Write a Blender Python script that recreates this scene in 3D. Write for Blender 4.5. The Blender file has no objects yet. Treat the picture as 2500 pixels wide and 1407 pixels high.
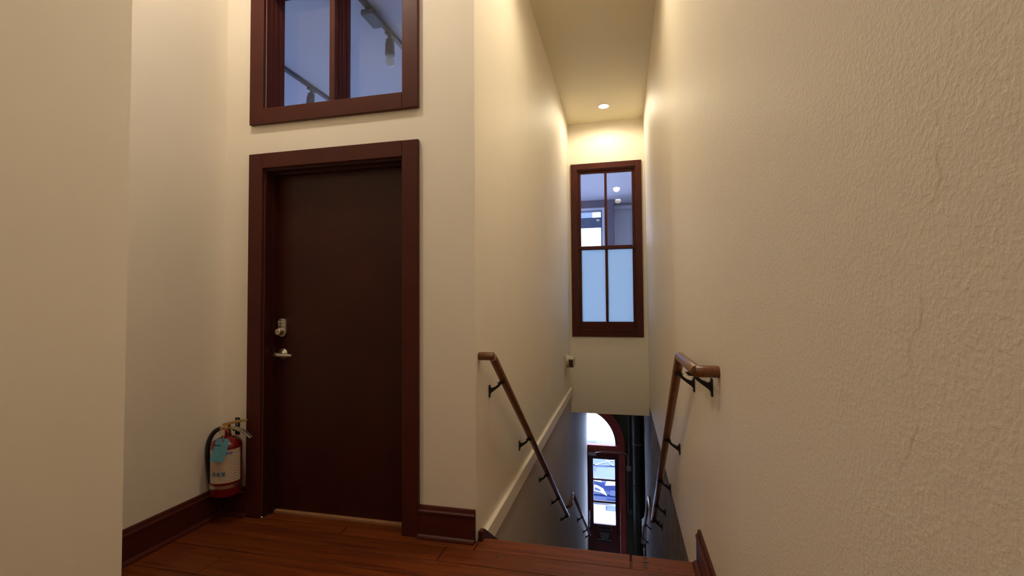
import bpy, math, random
from mathutils import Matrix, Vector
random.seed(7)
C = bpy.context.scene.collection
SC = bpy.context.scene
PI = math.pi

# ------------------------------------------------------------------ camera
def look(yaw, pitch, roll):
    c, s = math.cos, math.sin
    B = Matrix(((1, 0, 0), (0, 0, -1), (0, 1, 0)))
    Ry = Matrix(((c(yaw), 0, s(yaw)), (0, 1, 0), (-s(yaw), 0, c(yaw))))
    Rx = Matrix(((1, 0, 0), (0, c(pitch), -s(pitch)), (0, s(pitch), c(pitch))))
    Rz = Matrix(((c(roll), -s(roll), 0), (s(roll), c(roll), 0), (0, 0, 1)))
    return Rz @ Rx @ Ry @ B
M = look(.232626, -.0314892, -.0070391)
cam = bpy.data.cameras.new('camera')
cam.sensor_fit = 'HORIZONTAL'; cam.sensor_width = 36; cam.lens = 36 * 1141.06 / 2500
cam.clip_start = .02; cam.clip_end = 300
camo = bpy.data.objects.new('camera', cam); C.objects.link(camo)
R3 = Matrix((M[0], -M[1], -M[2])).transposed()
camo.matrix_world = Matrix.Translation((0, 0, 1.25)) @ R3.to_4x4()
SC.camera = camo

# ------------------------------------------------------------------ world, exposure, big lights
SC.view_settings.view_transform = 'Standard'
SC.view_settings.look = 'None'
SC.view_settings.exposure = 0.18
SC.view_settings.gamma = 1.0
SC.view_settings.use_curve_mapping = False
W = bpy.data.worlds.new('sky'); SC.world = W; W.use_nodes = True
bg = W.node_tree.nodes['Background']
bg.inputs[0].default_value = (.56, .68, 1.0, 1); bg.inputs[1].default_value = 14.0
SC.cycles.max_bounces = 10
SC.cycles.diffuse_bounces = 7
SC.cycles.transparent_max_bounces = 12
SC.cycles.sample_clamp_indirect = 6.0

WARM = (1.0, .875, .71)
YELLOW = (1.0, .85, .57)
def spot(name, loc, power, angle=150, blend=.55, col=WARM, r=.045):
    l = bpy.data.lights.new(name, 'SPOT'); l.energy = power; l.color = col
    l.spot_size = math.radians(angle); l.spot_blend = blend; l.shadow_soft_size = r
    o = bpy.data.objects.new(name, l); C.objects.link(o); o.location = loc
    return o
spot('downlight_beam', (-.215, 6.35, 3.87), 34, angle=176, blend=.4, col=YELLOW, r=.07)
spot('downlight_beam', (-.107, 2.90, 3.87), 44, angle=168, blend=.6, col=YELLOW, r=.08)
spot('downlight_beam', (-.084, 1.60, 3.87), 30, angle=168, blend=.6, r=.08)
spot('downlight_beam', (-1.75, 1.55, 3.87), 50, angle=170, r=.08)
spot('downlight_beam', (-.75, -1.3, 3.87), 22, angle=165)  # unseen fill lamp, added behind the camera to brighten the near walls
def portal(name, loc, rot, sx, sy):
    l = bpy.data.lights.new(name, 'AREA'); l.shape = 'RECTANGLE'; l.size = sx; l.size_y = sy
    l.cycles.is_portal = True
    o = bpy.data.objects.new(name, l); C.objects.link(o); o.location = loc; o.rotation_euler = rot
portal('daylight_portal', (-.75, 10.6, -2.4), (-PI/2, 0, 0), 1.6, 3.7)
portal('daylight_portal', (-.645, 10.12, 2.2), (-PI/2, 0, 0), .5, 2.5)
portal('daylight_portal', (-2.5, 10.12, 1.95), (-PI/2, 0, 0), 1.2, 2.1)
portal('daylight_portal', (-4.5, 10.12, 1.95), (-PI/2, 0, 0), 1.2, 2.1)

# ------------------------------------------------------------------ materials
def new(name):
    m = bpy.data.materials.new(name); m.use_nodes = True
    nt = m.node_tree; b = nt.nodes['Principled BSDF']
    return m, nt, b
def N(nt, t, **kw):
    n = nt.nodes.new(t)
    for k, v in kw.items():
        if k in n.inputs: n.inputs[k].default_value = v
        else: setattr(n, k, v)
    return n
def pos(nt):
    return nt.nodes.new('ShaderNodeNewGeometry').outputs['Position']
def simple(name, col, rough=.5, metal=0, noise=0, nscale=8, bump=0, bscale=200, coat=0, spec=None):
    m, nt, b = new(name)
    b.inputs['Base Color'].default_value = (*col, 1); b.inputs['Roughness'].default_value = rough
    b.inputs['Metallic'].default_value = metal; b.inputs['Coat Weight'].default_value = coat
    if spec is not None: b.inputs['Specular IOR Level'].default_value = spec
    if noise:
        n = N(nt, 'ShaderNodeTexNoise', Scale=nscale, Detail=5.0)
        nt.links.new(pos(nt), n.inputs['Vector'])
        r = nt.nodes.new('ShaderNodeValToRGB')
        r.color_ramp.elements[0].position = .3; r.color_ramp.elements[1].position = .7
        r.color_ramp.elements[0].color = (*[c * (1 - noise) for c in col], 1)
        r.color_ramp.elements[1].color = (*[min(1, c * (1 + noise)) for c in col], 1)
        nt.links.new(n.outputs['Fac'], r.inputs['Fac']); nt.links.new(r.outputs['Color'], b.inputs['Base Color'])
    if bump:
        n = N(nt, 'ShaderNodeTexNoise', Scale=bscale, Detail=3.0)
        nt.links.new(pos(nt), n.inputs['Vector'])
        bp = N(nt, 'ShaderNodeBump', Strength=bump, Distance=.004)
        nt.links.new(n.outputs['Fac'], bp.inputs['Height']); nt.links.new(bp.outputs['Normal'], b.inputs['Normal'])
    return m

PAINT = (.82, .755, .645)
m_wall = simple('cream_paint', PAINT, .6, noise=.015, nscale=3, bump=.06, bscale=45)
m_ceil = simple('ceiling_paint', (.72, .655, .475), .7, bump=.05, bscale=40)

def plaster():
    m, nt, b = new('lumpy_plaster')
    L = nt.links.new; P = pos(nt)
    b.inputs['Roughness'].default_value = .55
    big = N(nt, 'ShaderNodeTexNoise', Scale=14.0, Detail=3.0); L(P, big.inputs['Vector'])
    mid = N(nt, 'ShaderNodeTexNoise', Scale=125.0, Detail=2.5, Roughness=.55); L(P, mid.inputs['Vector'])
    rm = nt.nodes.new('ShaderNodeMapRange'); rm.inputs[1].default_value = .42; rm.inputs[2].default_value = .75
    L(mid.outputs['Fac'], rm.inputs[0])
    h1 = N(nt, 'ShaderNodeMath', operation='MULTIPLY_ADD'); h1.inputs[1].default_value = .55
    L(rm.outputs[0], h1.inputs[0]); L(big.outputs['Fac'], h1.inputs[2])
    fine = N(nt, 'ShaderNodeTexNoise', Scale=260.0, Detail=2.0); L(P, fine.inputs['Vector'])
    h2 = N(nt, 'ShaderNodeMath', operation='MULTIPLY_ADD'); h2.inputs[1].default_value = .13
    L(fine.outputs['Fac'], h2.inputs[0]); L(h1.outputs[0], h2.inputs[2])
    # a hairline crack that wanders down the wall: distance of Y from a noisy, leaning line
    sp = nt.nodes.new('ShaderNodeSeparateXYZ'); L(P, sp.inputs[0])
    cn = N(nt, 'ShaderNodeTexNoise', Scale=7.0, Detail=4.0, noise_dimensions='1D'); L(sp.outputs['Z'], cn.inputs['W'])
    lean = N(nt, 'ShaderNodeMath', operation='MULTIPLY_ADD'); lean.inputs[1].default_value = .24
    L(sp.outputs['Z'], lean.inputs[0]); L(sp.outputs['Y'], lean.inputs[2])            # y + .24 z
    wob = N(nt, 'ShaderNodeMath', operation='MULTIPLY_ADD'); wob.inputs[1].default_value = .09
    L(cn.outputs['Fac'], wob.inputs[0]); L(lean.outputs[0], wob.inputs[2])
    d = N(nt, 'ShaderNodeMath', operation='SUBTRACT'); d.inputs[1].default_value = .982; L(wob.outputs[0], d.inputs[0])
    a = N(nt, 'ShaderNodeMath', operation='ABSOLUTE'); L(d.outputs[0], a.inputs[0])
    mr = nt.nodes.new('ShaderNodeMapRange'); mr.inputs[1].default_value = 0; mr.inputs[2].default_value = .0055
    mr.inputs[3].default_value = 1; mr.inputs[4].default_value = 0; L(a.outputs[0], mr.inputs[0])
    br = N(nt, 'ShaderNodeTexNoise', Scale=16.0, Detail=1.0); L(P, br.inputs['Vector'])
    bm = nt.nodes.new('ShaderNodeMapRange'); bm.inputs[1].default_value = .47; bm.inputs[2].default_value = .56; L(br.outputs['Fac'], bm.inputs[0])
    ck = N(nt, 'ShaderNodeMath', operation='MULTIPLY'); L(mr.outputs[0], ck.inputs[0]); L(bm.outputs[0], ck.inputs[1])
    h3 = N(nt, 'ShaderNodeMath', operation='MULTIPLY_ADD'); h3.inputs[1].default_value = -.22
    L(ck.outputs[0], h3.inputs[0]); L(h2.outputs[0], h3.inputs[2])
    bp = N(nt, 'ShaderNodeBump', Strength=.28, Distance=.003); L(h3.outputs[0], bp.inputs['Height']); L(bp.outputs['Normal'], b.inputs['Normal'])
    mx = N(nt, 'ShaderNodeMix', data_type='RGBA'); mx.inputs['A'].default_value = (.81, .74, .63, 1); mx.inputs['B'].default_value = (.58, .48, .33, 1)
    sc = N(nt, 'ShaderNodeMath', operation='MULTIPLY'); sc.inputs[1].default_value = .45; L(ck.outputs[0], sc.inputs[0])
    L(sc.outputs[0], mx.inputs['Factor']); L(mx.outputs['Result'], b.inputs['Base Color'])
    return m
m_plaster = plaster()

def rough_stone():
    m, nt, b = new('bare_rough_plaster'); L = nt.links.new; P = pos(nt)
    b.inputs['Roughness'].default_value = .9
    mp = N(nt, 'ShaderNodeMapping'); mp.inputs['Scale'].default_value = (9, 24, 5); L(P, mp.inputs['Vector'])
    n = N(nt, 'ShaderNodeTexNoise', Scale=1.6, Detail=8.0, Roughness=.65); L(mp.outputs[0], n.inputs['Vector'])
    r = nt.nodes.new('ShaderNodeValToRGB'); e = r.color_ramp.elements
    e[0].position = .32; e[0].color = (.07, .055, .05, 1); e[1].position = .66; e[1].color = (.38, .33, .31, 1)
    L(n.outputs['Fac'], r.inputs['Fac']); L(r.outputs['Color'], b.inputs['Base Color'])
    bp = N(nt, 'ShaderNodeBump', Strength=1.0, Distance=.03); L(n.outputs['Fac'], bp.inputs['Height']); L(bp.outputs['Normal'], b.inputs['Normal'])
    return m
m_rough = rough_stone()

m_trim = simple('maroon_brown_gloss_paint', (.066, .0135, .0090), .40, noise=.12, nscale=5, spec=.22)
m_door = simple('dark_brown_door_paint', (.036, .0062, .0034), .40, noise=.15, nscale=4, spec=.3)
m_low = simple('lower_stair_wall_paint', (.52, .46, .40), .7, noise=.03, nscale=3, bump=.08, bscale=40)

def wood(name, c0, c1, scale, rough, axis=0, coat=0.0, stretch=18, per_object=.25, spec=.5):
    sp_ = spec
    m, nt, b = new(name); L = nt.links.new
    tc = nt.nodes.new('ShaderNodeTexCoord'); oi = nt.nodes.new('ShaderNodeObjectInfo')
    P = pos(nt)
    add = N(nt, 'ShaderNodeVectorMath', operation='MULTIPLY_ADD'); add.inputs[1].default_value = (7.3, 7.3, 7.3)
    L(oi.outputs['Random'], add.inputs[0]); L(P, add.inputs[2])
    mp = N(nt, 'ShaderNodeMapping'); s = [scale] * 3; s[axis] = scale / stretch; mp.inputs['Scale'].default_value = s
    L(add.outputs[0], mp.inputs['Vector'])
    n = N(nt, 'ShaderNodeTexNoise', Scale=1.0, Detail=6.0, Roughness=.6, Distortion=.6); L(mp.outputs[0], n.inputs['Vector'])
    r = nt.nodes.new('ShaderNodeValToRGB'); e = r.color_ramp.elements
    e[0].position = .3; e[0].color = (*c0, 1); e[1].position = .72; e[1].color = (*c1, 1)
    L(n.outputs['Fac'], r.inputs['Fac'])
    hs = nt.nodes.new('ShaderNodeHueSaturation')
    v = N(nt, 'ShaderNodeMath', operation='MULTIPLY_ADD'); v.inputs[1].default_value = per_object; v.inputs[2].default_value = 1 - per_object / 2
    L(oi.outputs['Random'], v.inputs[0]); L(v.outputs[0], hs.inputs['Value']); L(r.outputs['Color'], hs.inputs['Color'])
    L(hs.outputs['Color'], b.inputs['Base Color'])
    b.inputs['Roughness'].default_value = rough; b.inputs['Coat Weight'].default_value = coat; b.inputs['Coat Roughness'].default_value = .2; b.inputs['Specular IOR Level'].default_value = sp_
    bp = N(nt, 'ShaderNodeBump', Strength=.15, Distance=.002); L(n.outputs['Fac'], bp.inputs['Height']); L(bp.outputs['Normal'], b.inputs['Normal'])
    return m
m_floor = wood('reddish_floor_boards', (.066, .0108, .0018), (.185, .040, .0048), 40, .46, axis=0, stretch=22, spec=.28)
m_stair = wood('stair_boards', (.12, .03, .008), (.24, .06, .014), 40, .4, axis=0)
m_rail = wood('oak_handrail', (.095, .032, .009), (.21, .074, .020), 60, .3, axis=1, coat=.3)
m_iron = simple('black_iron', (.012, .011, .010), .45, metal=.3)
m_nickel = simple('satin_nickel', (.62, .57, .48), .32, metal=1, noise=.05, nscale=40)
m_chrome = simple('bright_chrome', (.8, .8, .8), .12, metal=1)
m_brass = simple('worn_brass', (.55, .38, .15), .3, metal=1)
m_red = simple('red_enamel', (.18, .004, .005), .28, coat=.4)
m_rubber = simple('black_rubber_hose', (.012, .012, .013), .5)
m_white = simple('white_plastic', (.75, .73, .68), .4)
m_beige = simple('beige_plastic', (.58, .50, .37), .45)
m_dark = simple('dark_speaker_face', (.05, .038, .022), .5)
m_black = simple('black_paint', (.006, .006, .006), .5)
m_reddoor = simple('red_street_door_paint', (.072, .006, .0065), .45, noise=.1, nscale=4)
m_redtrim = simple('faded_red_frame_paint', (.36, .055, .040), .5, noise=.12, nscale=5)
m_green = simple('dark_green_wall_paint', (.055, .066, .043), .55, noise=.1, nscale=5)
m_pipe = simple('green_pipe_paint', (.020, .022, .018), .55)
m_grey = simple('grey_metal_paint', (.32, .31, .30), .45)
m_steelblue = simple('pale_steel_door', (.45, .55, .72), .3, metal=.4)
m_sidewalk = simple('pale_concrete', (.72, .72, .72), .85, noise=.06, nscale=6, bump=.1, bscale=60)
m_road = simple('pale_road_surface', (.60, .60, .62), .9, noise=.1, nscale=20)
m_facade = simple('white_facade_paint', (.82, .85, .84), .8, noise=.05, nscale=1.5)
m_carblue = simple('dark_blue_car_paint', (.006, .017, .072), .3, coat=.35)
m_tyre = simple('tyre_rubber', (.012, .012, .014), .8)
m_carglass = simple('car_glass', (.016, .034, .085), .08)
m_lens = simple('clear_headlight_lens', (.85, .88, .92), .12, metal=.6)
m_room = simple('grey_white_room_paint', (.72, .74, .82), .8)
m_roomceil = simple('room_ceiling_paint', (.70, .70, .77), .8)
m_mauve = simple('dusky_mauve_paint', (.20, .165, .205), .7, noise=.05)
m_recess = simple('lilac_white_paint', (.86, .87, .94), .7)
m_track = simple('grey_track_metal', (.13, .13, .13), .5)
m_bulbglass = simple('unlit_frosted_bulb', (.8, .82, .85), .3)
m_shade = simple('grey_blue_shade_cloth', (.13, .18, .27), .8)
m_slat = simple('white_blind_slat', (.75, .78, .85), .5)
m_thresh = simple('worn_oak_strip', (.30, .14, .055), .5, noise=.2, nscale=40)

def emit(name, col, s):
    m = bpy.data.materials.new(name); m.use_nodes = True; nt = m.node_tree
    nt.nodes.clear(); e = nt.nodes.new('ShaderNodeEmission'); o = nt.nodes.new('ShaderNodeOutputMaterial')
    e.inputs[0].default_value = (*col, 1); e.inputs[1].default_value = s; nt.links.new(e.outputs[0], o.inputs[0]); return m
m_lit = emit('lit_lamp', (1, .95, .84), 55)
m_litcool = emit('lit_cool_lamp', (.95, .97, 1), 7)

def glass(name, tint=(.93, .95, .97), gl=.07):
    m = bpy.data.materials.new(name); m.use_nodes = True; nt = m.node_tree; nt.nodes.clear(); L = nt.links.new
    o = nt.nodes.new('ShaderNodeOutputMaterial'); t = nt.nodes.new('ShaderNodeBsdfTransparent'); g = nt.nodes.new('ShaderNodeBsdfGlossy')
    t.inputs[0].default_value = (*tint, 1); g.inputs['Roughness'].default_value = 0
    f = N(nt, 'ShaderNodeFresnel', IOR=1.45); mx = nt.nodes.new('ShaderNodeMixShader')
    ge = nt.nodes.new('ShaderNodeNewGeometry'); one = N(nt, 'ShaderNodeMath', operation='SUBTRACT'); one.inputs[0].default_value = 1
    L(ge.outputs['Backfacing'], one.inputs[1]); fm = N(nt, 'ShaderNodeMath', operation='MULTIPLY'); L(f.outputs[0], fm.inputs[0]); L(one.outputs[0], fm.inputs[1])
    L(fm.outputs[0], mx.inputs[0]); L(t.outputs[0], mx.inputs[1]); L(g.outputs[0], mx.inputs[2]); L(mx.outputs[0], o.inputs[0]); return m
m_glass = glass('clear_pane')
def frosted():
    m = bpy.data.materials.new('frosted_pane'); m.use_nodes = True; nt = m.node_tree; nt.nodes.clear(); L = nt.links.new
    o = nt.nodes.new('ShaderNodeOutputMaterial'); t = nt.nodes.new('ShaderNodeBsdfTranslucent'); g = nt.nodes.new('ShaderNodeBsdfDiffuse')
    t.inputs[0].default_value = (.68, .79, .84, 1); g.inputs[0].default_value = (.55, .62, .66, 1)
    mx = nt.nodes.new('ShaderNodeMixShader'); mx.inputs[0].default_value = .16
    L(t.outputs[0], mx.inputs[1]); L(g.outputs[0], mx.inputs[2]); L(mx.outputs[0], o.inputs[0]); return m
m_frost = frosted()

def printed(name, base, ink, rows, cols, cover=.55, edge=None):
    """flat small print on paper: rows of word-like blocks in generated space (x across, z up)"""
    m, nt, b = new(name); L = nt.links.new
    tc = nt.nodes.new('ShaderNodeTexCoord'); sp = nt.nodes.new('ShaderNodeSeparateXYZ'); L(tc.outputs['Generated'], sp.inputs[0])
    cb = nt.nodes.new('ShaderNodeCombineXYZ'); L(sp.outputs['X'], cb.inputs[0]); L(sp.outputs['Z'], cb.inputs[1])
    mp = N(nt, 'ShaderNodeMapping'); mp.inputs['Scale'].default_value = (cols, rows, 1); L(cb.outputs[0], mp.inputs['Vector'])
    br = N(nt, 'ShaderNodeTexBrick'); br.inputs['Scale'].default_value = 1; br.inputs['Brick Width'].default_value = .8
    br.inputs['Row Height'].default_value = 1.0; br.inputs['Mortar Size'].default_value = .28; br.inputs['Mortar Smooth'].default_value = .3
    L(mp.outputs[0], br.inputs['Vector'])
    n = N(nt, 'ShaderNodeTexNoise', Scale=2.2, Detail=1.0); L(mp.outputs[0], n.inputs['Vector'])
    gt = N(nt, 'ShaderNodeMath', operation='GREATER_THAN'); gt.inputs[1].default_value = 1 - cover; L(n.outputs['Fac'], gt.inputs[0])
    inv = N(nt, 'ShaderNodeMath', operation='SUBTRACT'); inv.inputs[0].default_value = 1; L(br.outputs['Fac'], inv.inputs[1])
    mu = N(nt, 'ShaderNodeMath', operation='MULTIPLY'); L(inv.outputs[0], mu.inputs[0]); L(gt.outputs[0], mu.inputs[1])
    s2 = N(nt, 'ShaderNodeMath', operation='MULTIPLY'); s2.inputs[1].default_value = .7; L(mu.outputs[0], s2.inputs[0])
    mx = N(nt, 'ShaderNodeMix', data_type='RGBA'); mx.inputs['A'].default_value = (*base, 1); mx.inputs['B'].default_value = (*ink, 1)
    L(s2.outputs[0], mx.inputs['Factor']); L(mx.outputs['Result'], b.inputs['Base Color']); b.inputs['Roughness'].default_value = .55
    return m
m_label = printed('beige_printed_label', (.58, .47, .36), (.22, .12, .09), 22, 7)
m_tag = printed('blue_printed_tag', (.14, .45, .62), (.03, .11, .20), 15, 5, cover=.5)

# ------------------------------------------------------------------ mesh helpers
class MB:
    def __init__(s): s.v = []; s.f = []
    def add(s, vs, fs):
        o = len(s.v); s.v += [tuple(p) for p in vs]; s.f += [tuple(i + o for i in f) for f in fs]; return s
    def box(s, x0, x1, y0, y1, z0, z1):
        return s.add([(x0,y0,z0),(x1,y0,z0),(x1,y1,z0),(x0,y1,z0),(x0,y0,z1),(x1,y0,z1),(x1,y1,z1),(x0,y1,z1)],
                     [(3,2,1,0),(4,5,6,7),(0,1,5,4),(1,2,6,5),(2,3,7,6),(3,0,4,7)])
    def prism(s, poly, axis, a, b):
        """poly of 2D points in the two other axes (in x,y,z order), extruded from a to b along axis"""
        def P(p, t):
            if axis == 'x': return (t, p[0], p[1])
            if axis == 'y': return (p[0], t, p[1])
            return (p[0], p[1], t)
        n = len(poly); vs = [P(p, a) for p in poly] + [P(p, b) for p in poly]
        area = sum(poly[i][0] * poly[(i+1) % n][1] - poly[(i+1) % n][0] * poly[i][1] for i in range(n))
        flip = (area > 0) == (axis == 'y')
        fs = [tuple(range(n))[::-1], tuple(range(n, 2*n))] + [(i, (i+1) % n, n + (i+1) % n, n + i) for i in range(n)]
        if flip: fs = [f[::-1] for f in fs]
        if b < a: fs = [f[::-1] for f in fs]
        return s.add(vs, fs)
    def tube(s, path, r, n=12, caps=True):
        path = [Vector(p) for p in path]; m = len(path)
        rs = r if isinstance(r, (list, tuple)) else [r] * m
        t0 = (path[1] - path[0]).normalized()
        up = Vector((0, 0, 1)) if abs(t0.z) < .9 else Vector((0, 1, 0))
        u = t0.cross(up).normalized(); vs = []
        for i, p in enumerate(path):
            if i == 0: t = t0
            elif i == m - 1: t = (path[i] - path[i-1]).normalized()
            else: t = ((path[i] - path[i-1]).normalized() + (path[i+1] - path[i]).normalized()).normalized()
            u = (u - t * u.dot(t)).normalized(); w = t.cross(u)
            k = 1.0
            if 0 < i < m - 1:
                k = 1 / max(.5, t.dot((path[i] - path[i-1]).normalized()))
            for j in range(n):
                a = 2 * PI * j / n
                vs.append(p + (u * math.cos(a) + w * math.sin(a)) * rs[i] * (1 if k < 1.02 else 1))
        fs = [(i*n + j, i*n + (j+1) % n, (i+1)*n + (j+1) % n, (i+1)*n + j) for i in range(m-1) for j in range(n)]
        if caps: fs += [tuple(range(n))[::-1], tuple(range((m-1)*n, m*n))]
        return s.add(vs, fs)
    def lathe(s, prof, c, axis='z', n=24):
        """prof: (radius, height) list, revolved round an axis through c"""
        vs = []; m = len(prof)
        for r, h in prof:
            for j in range(n):
                a = 2 * PI * j / n; p, q = r * math.cos(a), r * math.sin(a)
                d = {'z': (p, q, h), 'y': (q, h, p), 'x': (h, p, q)}[axis]
                vs.append((c[0] + d[0], c[1] + d[1], c[2] + d[2]))
        fs = [(i*n + j, i*n + (j+1) % n, (i+1)*n + (j+1) % n, (i+1)*n + j) for i in range(m-1) for j in range(n)]
        fs += [tuple(range(n))[::-1], tuple(range((m-1)*n, m*n))]
        return s.add(vs, fs)
    def build(s, name, mat, parent=None, bevel=0, smooth=False, seg=2, org=None):
        if parent is not None: o0 = worg(parent)
        else: o0 = Vector(org) if org else Vector((0, 0, 0))
        me = bpy.data.meshes.new(name); me.from_pydata([tuple(Vector(p) - o0) for p in s.v], [], s.f); me.update()
        me.materials.append(mat)
        o = bpy.data.objects.new(name, me); C.objects.link(o)
        if parent is not None: o.parent = parent
        else: o.location = o0
        if bevel:
            bv = o.modifiers.new('bevel', 'BEVEL'); bv.width = bevel; bv.segments = seg; bv.limit_method = 'ANGLE'; bv.angle_limit = math.radians(40)
        if smooth:
            me.polygons.foreach_set('use_smooth', [True] * len(me.polygons))
            me.update()
            if not bevel:
                es = o.modifiers.new('edges', 'EDGE_SPLIT'); es.split_angle = math.radians(45)
        return o
def worg(o):
    v = Vector((0, 0, 0))
    while o is not None: v = v + Vector(o.location); o = o.parent
    return v
def tag(o, label, cat, group=None, kind=None):
    o['label'] = label; o['category'] = cat
    if group: o['group'] = group
    if kind: o['kind'] = kind
    return o
def thing(name, loc, label, cat, group=None, kind=None):
    o = bpy.data.objects.new(name, None); C.objects.link(o); o.location = loc; o.empty_display_size = .05
    return tag(o, label, cat, group, kind)
def struct(mb, name, mat, label, cat, **k):
    return tag(mb.build(name, mat, **k), label, cat, kind='structure')
def arc(c, r, a0, a1, n):
    return [(c[0] + r * math.cos(a0 + (a1 - a0) * i / n), c[1] + r * math.sin(a0 + (a1 - a0) * i / n)) for i in range(n + 1)]

def smoothp(p, k=3):
    for _ in range(k):
        q = [p[0]]
        for a, b in zip(p, p[1:]):
            q += [tuple(a[i] * .75 + b[i] * .25 for i in range(3)), tuple(a[i] * .25 + b[i] * .75 for i in range(3))]
        p = q + [p[-1]]
    return p
# ------------------------------------------------------------------ the shell
CZ = 3.90                 # ceiling
DY = 2.376                # face of the wall that holds the door
XL, XA, XP = -.764, -2.37, -1.583
FY = 6.905                # far wall with the sash window
SY = 9.9                  # street door plane
ENT = -4.2                # street level floor

struct(MB().box(-2.9, XP, -3, 1.2, 0, CZ), 'wall_left', m_wall, 'plain cream wall end nearest the camera on the left', 'wall')
struct(MB().box(-2.9, XA, 1.2, DY + .15, 0, CZ), 'wall_left_alcove', m_wall, 'cream alcove wall above the long dark baseboard beside the extinguisher', 'wall')
struct(MB().box(-2.9, .7, -3.2, -3, -.3, CZ), 'wall_back', m_wall, 'cream wall behind the camera', 'wall')
# door wall, with the door and the transom window openings
DX0, DX1, DZ = -2.085, -1.178, 2.064
TZ0, TZ1 = 2.426, 3.20
w = MB()
w.box(XA, DX0, DY, DY + .15, 0, CZ); w.box(DX1, XL, DY, DY + .15, 0, CZ)
w.box(DX0, DX1, DY, DY + .15, DZ, TZ0); w.box(DX0, DX1, DY, DY + .15, TZ1, CZ)
struct(w, 'wall_front', m_wall, 'cream wall holding the brown door and the window above it', 'wall')
w = MB(); w.box(XL - .15, XL, DY + .15, FY, -.02, CZ)
struct(w, 'wall_stair_left', m_wall, 'upper cream wall left of the stairwell behind the left handrail', 'wall')
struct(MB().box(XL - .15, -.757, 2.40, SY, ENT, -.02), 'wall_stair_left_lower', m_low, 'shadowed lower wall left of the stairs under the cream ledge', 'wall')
w = MB().prism([(.320, CZ), (.3465, -.235), (.7, -.235), (.7, CZ)], 'y', -3, 10.6)
struct(w, 'wall_right', m_plaster, 'lumpy cracked cream plaster wall filling the right side', 'wall')
w = MB(); w.box(.376, .7, 2.40, 10.6, ENT, -.235)
struct(w, 'wall_right_lower', m_rough, 'rough bare grey wall below the cream plaster on the right of the stairs', 'wall')
# far wall with the sash window
WX0, WX1, WZ0, WZ1 = -.642, .202, .842, 3.205
w = MB()
w.box(XL, WX0, FY, FY + .15, -.36, CZ); w.box(WX1, .345, FY, FY + .15, -.36, CZ)
w.box(WX0, WX1, FY, FY + .15, -.36, WZ0); w.box(WX0, WX1, FY, FY + .15, WZ1, CZ)
struct(w, 'wall_far', m_wall, 'bright cream wall at the end of the stairwell around the tall window', 'wall')
# hallway and stairwell ceiling
c = MB(); c.box(-2.9, .7, -3.2, DY + .15, CZ, CZ + .15); c.box(XL - .15, .7, DY + .15, FY + .15, CZ, CZ + .15)
struct(c, 'ceiling', m_ceil, 'cream ceiling over the landing and the stairwell', 'ceiling')
# soffit over the lower stairs (the room above stands on it)
struct(MB().box(XL - .15, .376, FY + .15, SY, -.36, -.10), 'ceiling_lower', m_wall, 'cream soffit over the lower flight, behind the far wall', 'ceiling')
# ledge on the left wall at floor level
struct(MB().box(XL, -.738, 2.43, FY, -.10, .003), 'trim_1', m_wall, 'cream ledge board running along the left stair wall at floor level', 'trim', bevel=.003)

# floor: subfloor with board children
fl = MB(); fl.box(-2.9, .376, -3, 2.395, -.30, -.028)
floor = struct(fl, 'floor', m_stair, 'reddish brown varnished board floor of the landing', 'floor')
rows = [2.425, 2.298, 2.162, 2.027, 1.812, 1.672, 1.53]
while rows[-1] > -2.8: rows.append(rows[-1] - random.uniform(.13, .17))
rows[-1] = -3.0
def plank(x0, x1, y0, y1, nose=False):
    g = .002
    MB().box(x0 + g, x1 - g, y0 + g, y1 - (0 if nose else g), -.028, random.uniform(-.0012, .0004)).build('plank', m_floor, floor, bevel=.0025 if not nose else .006)
plank(-.755, .02, rows[1], rows[0], True); plank(.02, .344, rows[1], rows[0], True)
plank(XA, -1.52, rows[1], DY); plank(-1.52, -.755, rows[1], DY)
for i in range(1, len(rows) - 1):
    x0 = XA if rows[i] > 1.2 else XP
    cuts = [x0] + sorted(random.uniform(x0 + .4, .1) for _ in range(1 if i % 2 else 2)) + [.344]
    if i == 1: cuts = [x0, -.9, .344]
    if i == 2: cuts = [x0, .344]
    if i == 3: cuts = [x0, -1.95, .344]
    for a, b in zip(cuts, cuts[1:]): plank(a, b, rows[i + 1], rows[i])

# dark knots on the nosing board near the right end
for x, y, a, b_ in ((.088, 2.402, .011, .005), (.090, 2.366, .015, .006), (.084, 2.340, .011, .0035), (.088, 2.322, .012, .006), (.150, 2.326, .004, .004), (-.45, 2.36, .004, .003), (-.30, 2.372, .003, .003), (-.62, 2.25, .006, .004), (-.2, 2.21, .005, .003)):
    MB().prism([(x + a * math.cos(t * PI / 6), y + b_ * math.sin(t * PI / 6)) for t in range(12)], 'z', -.004, .0009).build('wood_knot', m_black, floor)
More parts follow.
